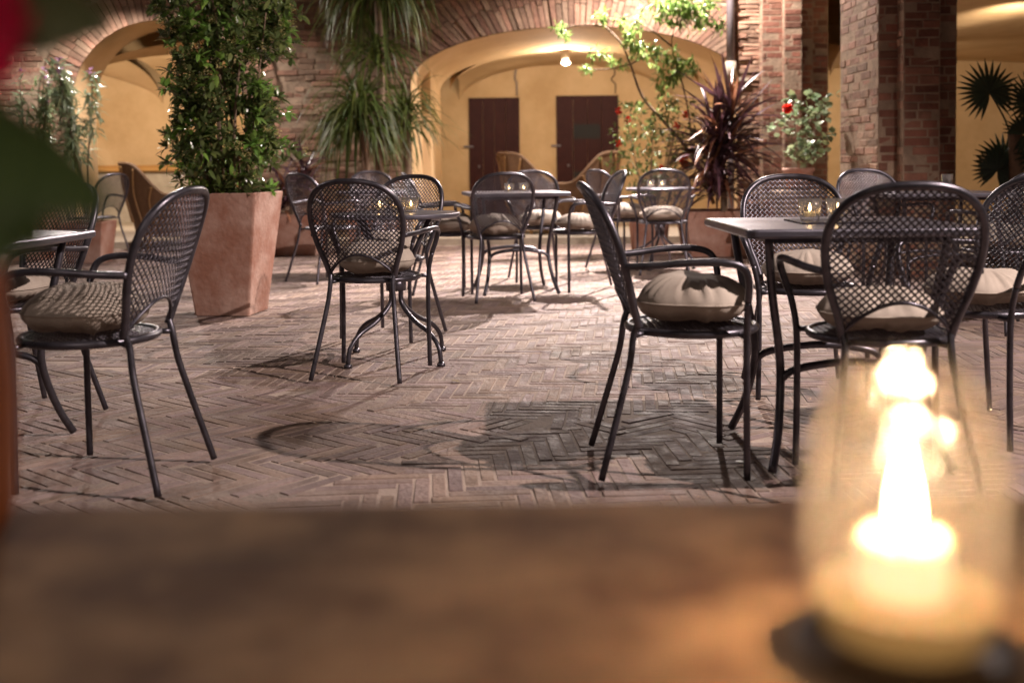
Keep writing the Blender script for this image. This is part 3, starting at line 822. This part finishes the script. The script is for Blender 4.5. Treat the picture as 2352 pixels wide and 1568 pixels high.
# pale grassy plant at the foot of the shrub
r = random.Random(2); m = MB()
for k in range(26): strap(m, r, (-2.02 + r.uniform(-.06, .1), 6.98, .76), V(r.uniform(-.6, .6), r.uniform(-.9, -.1), 1), .22, .016, 5, (2.6, 2.6, 1.6))
tag(m.obj('pale_grass', M_strap), 'tuft of pale striped grass at the left rim of the tall pot', 'plant')
# planters at the back
pot('terracotta_planter', (-2.42, 11.75, .012), R(0), .62, .54, .44, 'low terracotta planter between the tall pot and the grey chairs', dx=1.25)
pot('terracotta_planter', (-1.50, 12.15, .012), R(0), .62, .54, .46, 'low terracotta planter under the yucca at the foot of the brick wall')
pot('terracotta_planter', (2.25, 11.15, .012), R(0), .70, .62, .46, 'wide terracotta planter holding the purple spiky plant', dx=1.5)
# yuccas
def yucca(loc, trunk, heads, label, seed, L=.62):
    r = random.Random(seed); t = empty('yucca_tree', label, 'tree', loc)
    tr = MB()
    for pts in trunk: tr.tube(pts, lambda u: .055 - .015 * u, 10)
    tr.obj('trunk', M_bark, t)
    for (hx, hy, hz, n, LL) in heads:
        c = MB()
        for k in range(n):
            d = rdir(r, -.35, 1.0); s = r.uniform(.5, 1.7)
            col = (s * r.uniform(.9, 1.3), s, s * .85)
            strap(c, r, V(hx, hy, hz) + V(r.uniform(-.04, .04), r.uniform(-.04, .04), r.uniform(-.25, .12)), d, LL * r.uniform(.6, 1.15), .028, r.uniform(1.0, 3.6), col)
        c.obj('leaf_crown', M_strap, t)
yucca((-1.62, 12.1, .42), [[(0, 0, 0), (.0, 0, .5), (-.02, 0, 1.0), (-.06, 0, 1.35)], [(.12, .08, 0), (.16, .08, .9), (.17, .08, 1.7), (.15, .05, 2.5)]],
      [(-.06, 0, 1.15, 340, .95), (.15, 0, 2.6, 260, 1.1), (.14, .03, 1.85, 130, .75)], 'tall yucca tree with drooping green leaf crowns one above another against the brick wall', 4)
yucca((-1.22, 12.55, .02), [[(0, 0, 0), (.02, 0, .9), (.0, 0, 1.6)]], [(0, 0, 1.55, 150, .75)], 'slender shadowy yucca tree beside the wide arch', 5)
def spiky(loc, label, seed, heads, name='spiky_plant', mt=None, W=.042, warm=.25):
    r = random.Random(seed); t = empty(name, label, 'plant', loc)
    for (hx, hy, hz, n, LL, dr) in heads:
        c = MB()
        for k in range(n):
            d = rdir(r, -.2, 1.0); s = r.uniform(.5, 1.6)
            if r.random() < warm: col = (s * 3.2, s * 3.0, s * 1.3)
            elif r.random() < .3: col = (s * 2.0, s * 2.2, s * 2.3)
            else: col = (s, s, s)
            strap(c, r, V(hx, hy, hz) + V(r.uniform(-.05, .05), r.uniform(-.05, .05), r.uniform(-.2, .12)), d, LL * r.uniform(.6, 1.15), W, r.uniform(.2, dr), col, 6)
        c.obj('leaf_rosette', mt or M_purp, t)
    s_ = MB(); s_.tube([(0, 0, -.08), (0, 0, .35), heads[0][:3]], .035, 8); s_.obj('stem', M_bark, t)
spiky((2.15, 11.05, .45), 'big purple spiky cordyline with bronze and silver leaves in the wide planter', 8,
      [(-.05, 0, .68, 210, .74, 1.6), (.05, 0, .95, 60, .74, .5), (-.1, -.1, .35, 150, .6, 3.5)])
spiky((-2.35, 11.65, .44), 'dark purple leafy plant in shade behind the tall pot', 9, [(-.1, 0, .25, 90, .42, 2.5), (.1, 0, .45, 50, .4, 2)], warm=.08)
# bright tree and flowering bush on the right
def wpt(px, py, D): return V((px - 1176) / 2500 * D, D, .972 + (372 - py) / 2500 * D)
def leafy_tree():
    r = random.Random(12); o = V(1.95, 11.5, .45)
    t = empty('pomegranate_tree', 'slender curved tree with brightly lit green leaves in front of the wide arch', 'tree', o)
    tr = MB(); D = 11.5
    Q = lambda x, y, d=D: wpt(x, y, d) - o
    lines = [[Q(1640, 470), Q(1590, 360), Q(1530, 285), Q(1478, 225), Q(1450, 150), Q(1428, 100), Q(1392, 62)],
             [Q(1590, 360), Q(1585, 280), Q(1570, 200), Q(1545, 110), Q(1560, 40), Q(1590, -40)],
             [Q(1450, 150), Q(1500, 128), Q(1560, 135)], [Q(1545, 110), Q(1480, 60), Q(1420, 40)], [Q(1560, 40), Q(1620, 35), Q(1650, 60)], [Q(1392, 62), Q(1340, 58), Q(1290, 68)],
             [Q(1450, 150), Q(1400, 160), Q(1355, 160)]]
    for i, l in enumerate(lines): tr.tube(l, (lambda u: .022 - .014 * u) if i == 0 else (lambda u: .012 - .008 * u), 6)
    tr.obj('trunk', M_bark, t)
    f = MB()
    cl = [(1290, 60, 14, 9), (1300, 85, 8, 5), (1390, 40, 14, 9), (1450, 55, 25, 22), (1440, 85, 15, 12), (1515, 20, 30, 34), (1560, 10, 40, 60), (1600, 25, 30, 36), (1560, 45, 36, 30), (1620, 50, 22, 22), (1645, 70, 14, 10), (1630, 5, 25, 20),
          (1370, 125, 14, 8), (1350, 160, 14, 7), (1420, 145, 18, 9), (1470, 115, 18, 14), (1510, 130, 25, 24), (1555, 140, 20, 20), (1545, 172, 28, 36), (1590, 150, 22, 14), (1450, 105, 10, 9), (1520, 200, 14, 8)]
    for x, y, rad, n in cl:
        for k in range(n):
            p = Q(x + r.gauss(0, rad * .55), y + r.gauss(0, rad * .5), D + r.uniform(-.18, .18))
            whorl(f, r, p, V(0, 0, -.2), r.randint(4, 6), .085, .028, 1.0, (.9, 1.5), bend=.3)
    f.obj('foliage', M_leafb, t)
leafy_tree()
def bush(loc, name, label, n, rx, rz, L, W, m, seed, flowers=0, fr=.02, flo=None, squash=1.0, cat='shrub', tone=(.7, 1.4), stems=8, wn=(3, 6)):
    r = random.Random(seed); t = empty(name, label, cat, loc); f = MB(); s = MB(); fl = MB()
    for k in range(stems):
        a = r.uniform(0, 2 * PI); e = V(math.cos(a) * rx * .8, math.sin(a) * rx * .8, r.uniform(.4, 1) * rz)
        s.tube([V(0, 0, -.05), e * .4 + rdir(r) * .04, e], lambda u: .009 * (1 - .6 * u), 5)
    for k in range(n):
        z = r.uniform(.12, 1.0); a = r.uniform(0, 2 * PI); q = rx * math.sqrt(r.random()) * (math.sin(min(1, z * 1.3) * PI * .62) + .15)
        q *= 1 + .35 * noise.noise(V(math.cos(a) * 2 + seed, math.sin(a) * 2, z * 4))
        p = V(q * math.cos(a), q * math.sin(a), z * rz)
        whorl(f, r, p, V(p.x, p.y, .2).normalized(), r.randint(*wn), L, W, .8, tone)
    for k in range(flowers):
        z = r.uniform(.35, .95); a = r.uniform(PI * .9, PI * 2.1); p = V(rx * .9 * math.cos(a), rx * .9 * math.sin(a), z * rz)
        fl = MB()
        for j in range(16): leaf(fl, p, rdir(r), V(0, 0, 1), fr, fr * .9, .1, (r.uniform(.6, 1.3),) * 3)
        fl.obj('flower', flo or M_flow, t)
    s.obj('stem', M_bark, t); f.obj('foliage', m, t)
    return t
bush((1.47, 11.35, .42), 'rose_bush', 'loose green bush with red blossoms beside the dark hatched door', 480, .40, 1.20, .055, .022, M_leafb, 41, 11, .050, tone=(.45, 1.1))
pot('terracotta_planter', (1.44, 11.45, .012), R(0), .40, .33, .44, 'small terracotta planter with the red flowering bush')
g_ = empty('plinth', 'low dark plinth under the geranium between the two brick piers', 'plinth', (2.62, 9.95, .012))
m = MB(); m.box((0, 0, .32), (.34, .34, .64), bev=.01); m.box((0, 0, .66), (.42, .42, .05), bev=.012); m.obj('plinth_block', M_wmort, g_)
m = MB(); m.lathe([(.001, 0), (.10, 0), (.13, .16), (.145, .17), (.145, .2), (.125, .2), (.12, .17), (.001, .17)], 24)
tag(m.obj('flower_pot', M_terra, None, (2.62, 9.95, .70)), 'round flower pot of the geranium on the low plinth', 'flower pot')
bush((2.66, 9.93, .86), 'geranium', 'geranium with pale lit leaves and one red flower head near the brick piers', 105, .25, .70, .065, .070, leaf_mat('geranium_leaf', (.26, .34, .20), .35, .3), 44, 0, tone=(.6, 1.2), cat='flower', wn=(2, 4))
m = MB(); r = random.Random(6)
for j in range(60): leaf(m, V(0, 0, 0), rdir(r), V(0, 0, 1), .055, .05, .1, (r.uniform(.7, 1.4),) * 3)
q = V(2.45, 9.66, 1.43)
ge = [o for o in sc.objects if o.name.startswith('geranium')][0]
ob = m.obj('flower_head', M_flow, ge); ob.location = q - ge.location
# oleanders on the left
def oleander(loc, label, seed, n, hgt, rx):
    r = random.Random(seed); t = empty('oleander', label, 'shrub', loc); f = MB(); s = MB(); pm = leaf_mat('mauve_petals', (.45, .25, .42), .5, .3)
    for k in range(5):
        a = r.uniform(0, 2 * PI); e = V(math.cos(a) * rx, math.sin(a) * rx * .6, hgt * r.uniform(.75, 1))
        pts = [V(0, 0, 0), e * .4 + V(r.uniform(-.05, .05), 0, 0), e * .75, e]
        s.tube(pts, lambda u: .013 * (1 - .6 * u), 6)
        for j in range(n):
            u = r.uniform(.35, 1) ** .7; p = e * u + rdir(r) * .07
            whorl(f, r, p, V(0, 0, .2), r.randint(4, 7), .13, .028, .9, (.7, 1.5), bend=.5)
        fl = MB()
        for j in range(8): leaf(fl, e + V(0, 0, .06) + rdir(r) * .03, rdir(r), V(0, 0, 1), .04, .03, .1, (1, 1, 1))
        fl.obj('flower', pm, t)
    s.obj('stem', M_bark, t); f.obj('foliage', M_leafs, t)
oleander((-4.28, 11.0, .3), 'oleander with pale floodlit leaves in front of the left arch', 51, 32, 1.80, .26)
oleander((-5.05, 11.4, .3), 'oleander at the left frame edge above the big dark leaf', 52, 22, 1.7, .22)
pot('terracotta_planter', (-4.28, 11.0, .012), R(0), .42, .34, .42, 'terracotta planter under the floodlit oleander')
pot('terracotta_planter', (-5.05, 11.4, .012), R(0), .42, .34, .42, 'terracotta planter of the oleander at the left frame edge')
# fan palm
def fan_palm(loc, fronds, label):
    r = random.Random(17); t = empty('fan_palm', label, 'tree', loc); tr = MB()
    tr.tube([(0, 0, 0), (.02, 0, .4), (0, 0, .75)], lambda u: .06, 10); tr.obj('trunk', M_bark, t)
    for (x, y, z, rad, nx, ny, nz, rot) in fronds:
        f = MB(); c = V(x, y, z); N_ = V(nx, ny, nz).normalized()
        f.tube([V(0, 0, .6), V(x * .4, y * .4, z * .6 + .2), c], .008, 6, col=(1, 1, 1))
        up = (V(x * .6, 0, 1)); a_ = (up - N_ * up.dot(N_)).normalized(); b_ = N_.cross(a_)
        n = 26
        for k in range(n):
            th = R(rot) + R(-150 + 300 * k / (n - 1)); d = a_ * math.cos(th) + b_ * math.sin(th)
            L = rad * (1 - .25 * abs(k / (n - 1) - .5) * 2) * r.uniform(.93, 1.05)
            s = r.uniform(.7, 1.3); side = N_.cross(d).normalized(); vs = []; p = c.copy()
            for q_, (tt, w_) in enumerate(((0, .003), (.35, .014), (.65, .012), (.85, .006), (1, .001))):
                pp = c + d * L * tt - V(0, 0, .10 * L * tt * tt)
                vs += [pp - side * w_ * 1.2, pp + N_ * .006, pp + side * w_ * 1.2]
            fs = []
            for q_ in range(4): fs += [(q_ * 3, q_ * 3 + 1, q_ * 3 + 4, q_ * 3 + 3), (q_ * 3 + 1, q_ * 3 + 2, q_ * 3 + 5, q_ * 3 + 4)]
            f.add(vs, fs, (s, s, s), 0, True)
        f.obj('frond', M_palm, t)
fan_palm((4.25, 9.2, .45), [(-.26, -.1, 1.07, .32, -.1, -1, .25, 0), (.10, -.1, .98, .30, .2, -1, .3, 15), (.36, 0, .82, .32, .3, -1, .3, 30), (-.02, -.25, .72, .26, -.2, -1, .5, -70), (.2, -.1, .55, .3, 0, -1, .3, 0), (.32, .1, 1.1, .3, .2, -1, .2, 10),
                           (.0, .2, .5, .3, -.3, -1, .4, -30), (.45, -.1, .5, .32, .3, -1, .2, 30), (-.1, .1, .42, .26, -.4, -1, .2, -20)],
         'dark fan palm against the ochre wall right of the brick pier')
pot('terracotta_planter', (4.25, 9.2, .085), R(0), .46, .36, .40, 'terracotta planter of the fan palm at the right')
# fallen leaves and a scrap on the paving
r = random.Random(77)
for (x, y, sc_, lab, mm) in ((-1.30, 7.75, .07, 'small dry leaf lying on the paving right of the tall terracotta pot', M_bud), (-.28, 4.75, .05, 'dry leaf lying on the paving before the round table', M_bud),
                        (.70, 3.42, .045, 'pale curled scrap lying under the profile chair', M_white)):
    m = MB(); leaf(m, V(0, 0, 0), V(1, r.uniform(-1, 1), .1), V(0, 0, 1), sc_, sc_ * .5, .2, (.6, .5, .4)); o = m.obj('fallen_leaf', mm, None, (x, y, .02))
    tag(o, lab, 'leaf')
# ------------------------------------------------------------------ foreground table, lantern and flower
t = empty('foreground_table', 'wide blurred rustic brown table in the very foreground', 'table', (0, .3, 0))
M_wood = mat('blotched_wood', (.21, .12, .075), .75, base2=(.50, .32, .19), nscale=9, bump=.3, bscale=40, mixlo=.40, mixhi=.62, ndetail=3, spec=.15)
m = MB(); slab(m, lambda o: rrect(1.5 - o, .53 - o, .02), .672, .712, .006); o = m.obj('tabletop', M_wood, t)
for sx in (-1, 1):
    for sy in (-.45, .42):
        m = MB(); m.box((sx * 1.2, sy, .336), (.08, .08, .672), bev=.006); m.obj('leg', M_wood, t)
LX, LY = .203, .560
t = empty('candle_lantern', 'big blurred glass lantern with a burning candle on the foreground table', 'lantern', (LX, LY, .712))
m = MB(); m.lathe([(.001, 0), (.046, 0), (.053, .004), (.055, .008), (.052, .009), (.046, .005), (.001, .005)], 40); m.obj('base_disc', mat('dark_base_disc', (.05, .025, .016), .5), t)  # dark round disc laid under the glass shade
m = MB()
pr = [(.001, .006), (.028, .006), (.042, .014), (.0495, .032), (.0525, .055), (.0515, .085), (.0485, .112), (.0415, .134), (.0330, .150), (.0300, .158), (.0285, .158), (.0288, .150), (.040, .133), (.047, .111), (.0500, .085), (.0510, .055), (.048, .033), (.041, .016), (.027, .009), (.001, .009)]
m.lathe(pr, 48); m.obj('glass_shade', glass_mat('lantern_glass', (1, .98, .95), .026, (1, .92, .82), .6, ripple=.5), t)
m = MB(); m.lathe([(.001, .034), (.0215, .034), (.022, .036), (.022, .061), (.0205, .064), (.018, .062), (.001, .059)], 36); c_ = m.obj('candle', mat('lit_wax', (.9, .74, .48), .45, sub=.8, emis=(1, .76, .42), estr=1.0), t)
m = MB(); m.lathe([(.001, .010), (.040, .014), (.0465, .030), (.0470, .035), (.001, .035)], 36); m.obj('wax_base', mat('glowing_wax', (.75, .48, .2), .4, sub=.7, emis=(1, .55, .18), estr=.35), t)  # yellow glow below the candle put in as an emissive wax layer
m = MB(); m.tube([(0, 0, .059), (.001, 0, .069)], .0009, 6, raw=True); m.obj('wick', M_black, t)
m = MB(); m.lathe([(.0004, .066), (.0050, .069), (.0066, .076), (.0052, .088), (.0024, .101), (.0004, .112)], 16); m.obj('flame', emit('lantern_flame', (1, .80, .52), 60), t)
lamp('candle_flame_light', 'POINT', (LX, LY, .712 + .092), 3.0, (1, .62, .34), .008)
# flower in a vase at the left edge
t = empty('flower_vase', 'terracotta vase at the left frame edge holding the blurred red flower', 'vase', (-.4185, .76, .712))
m = MB(); m.lathe([(.001, 0), (.052, 0), (.060, .02), (.063, .10), (.058, .185), (.062, .192), (.054, .192), (.05, .18), (.001, .17)], 32); m.obj('vase_body', mat('orange_terracotta', (.50, .17, .06), .6, base2=(.42, .13, .05), nscale=6), t)
t = empty('red_flower', 'blurred red flower with big dark green leaves at the top left corner', 'flower', (-.4185, .76, .87))
def bigleaf(pts, name, m_, wid, nrm=(0, -1, .15), fold=.08):
    # pts: spine points (world), wid: half widths
    mb = MB(); P = spline([Vector(p) for p in pts], 5); n = len(P); Nn = Vector(nrm).normalized(); vs = []
    for i, p in enumerate(P):
        tt = i / (n - 1); T = (P[min(i + 1, n - 1)] - P[max(i - 1, 0)]).normalized(); S = Nn.cross(T).normalized()
        k = tt * (len(wid) - 1); a = int(min(k, len(wid) - 2)); w_ = wid[a] + (wid[a + 1] - wid[a]) * (k - a)
        for u in (-1, -.55, 0, .55, 1): vs.append(p + S * (u * w_) + Nn * (abs(u) * w_ * fold * 3 - .004 * math.sin(i * 1.7) * abs(u)))
    fs = [(i * 5 + k, i * 5 + k + 1, (i + 1) * 5 + k + 1, (i + 1) * 5 + k) for i in range(n - 1) for k in range(4)]
    mb.add(vs, fs, (1, 1, 1), 0, True)
    ob = mb.obj(name, m_, t); ob.location = -t.location; return ob
M_big = leaf_mat('dark_big_leaf', (.095, .155, .05), .45, .4)
M_big2 = leaf_mat('brownish_big_leaf', (.12, .14, .06), .45, .3)
M_petal = leaf_mat('crimson_petal', (.85, .008, .10), .5, .4)
def FP(px, py, D): return V((px - 1176) / 2500 * D, D, .972 + (383 - py) / 2500 * D)
D1 = .50
bigleaf([FP(-20, 50, D1), FP(60, 50, D1), FP(120, 48, D1), FP(190, 50, D1), FP(250, 55, D1), FP(290, 62, D1)], 'leaf', M_big2, [.006, .018, .0185, .014, .007, .001])
bigleaf([FP(-60, 380, D1), FP(0, 395, D1), FP(60, 400, D1), FP(110, 410, D1), FP(190, 445, D1), FP(248, 482, D1)], 'leaf', M_big, [.036, .034, .027, .020, .012, .002])
bigleaf([FP(-70, 520, D1 + .03), FP(0, 522, D1 + .03), FP(60, 530, D1 + .03), FP(95, 555, D1 + .03)], 'leaf', M_big, [.020, .019, .012, .003])
bigleaf([FP(-70, -60, D1), FP(-5, 0, D1), FP(20, 60, D1), FP(5, 150, D1), FP(-15, 210, D1)], 'petal', M_petal, [.010, .016, .015, .012, .002])
bigleaf([FP(-90, 0, D1 - .02), FP(-30, 40, D1 - .02), FP(0, 110, D1 - .02), FP(-20, 200, D1 - .02)], 'petal', M_petal, [.010, .014, .013, .002])
m = MB(); m.tube([V(-.4185, .76, .86), V(-.40, .68, .93), V(-.30, .55, .99), FP(-40, 90, D1)], .003, 6); m.tube([V(-.4185, .76, .86), V(-.36, .62, .90), FP(-60, 400, D1)], .003, 6)
ob = m.obj('stalk', M_big, t); ob.location = -t.location
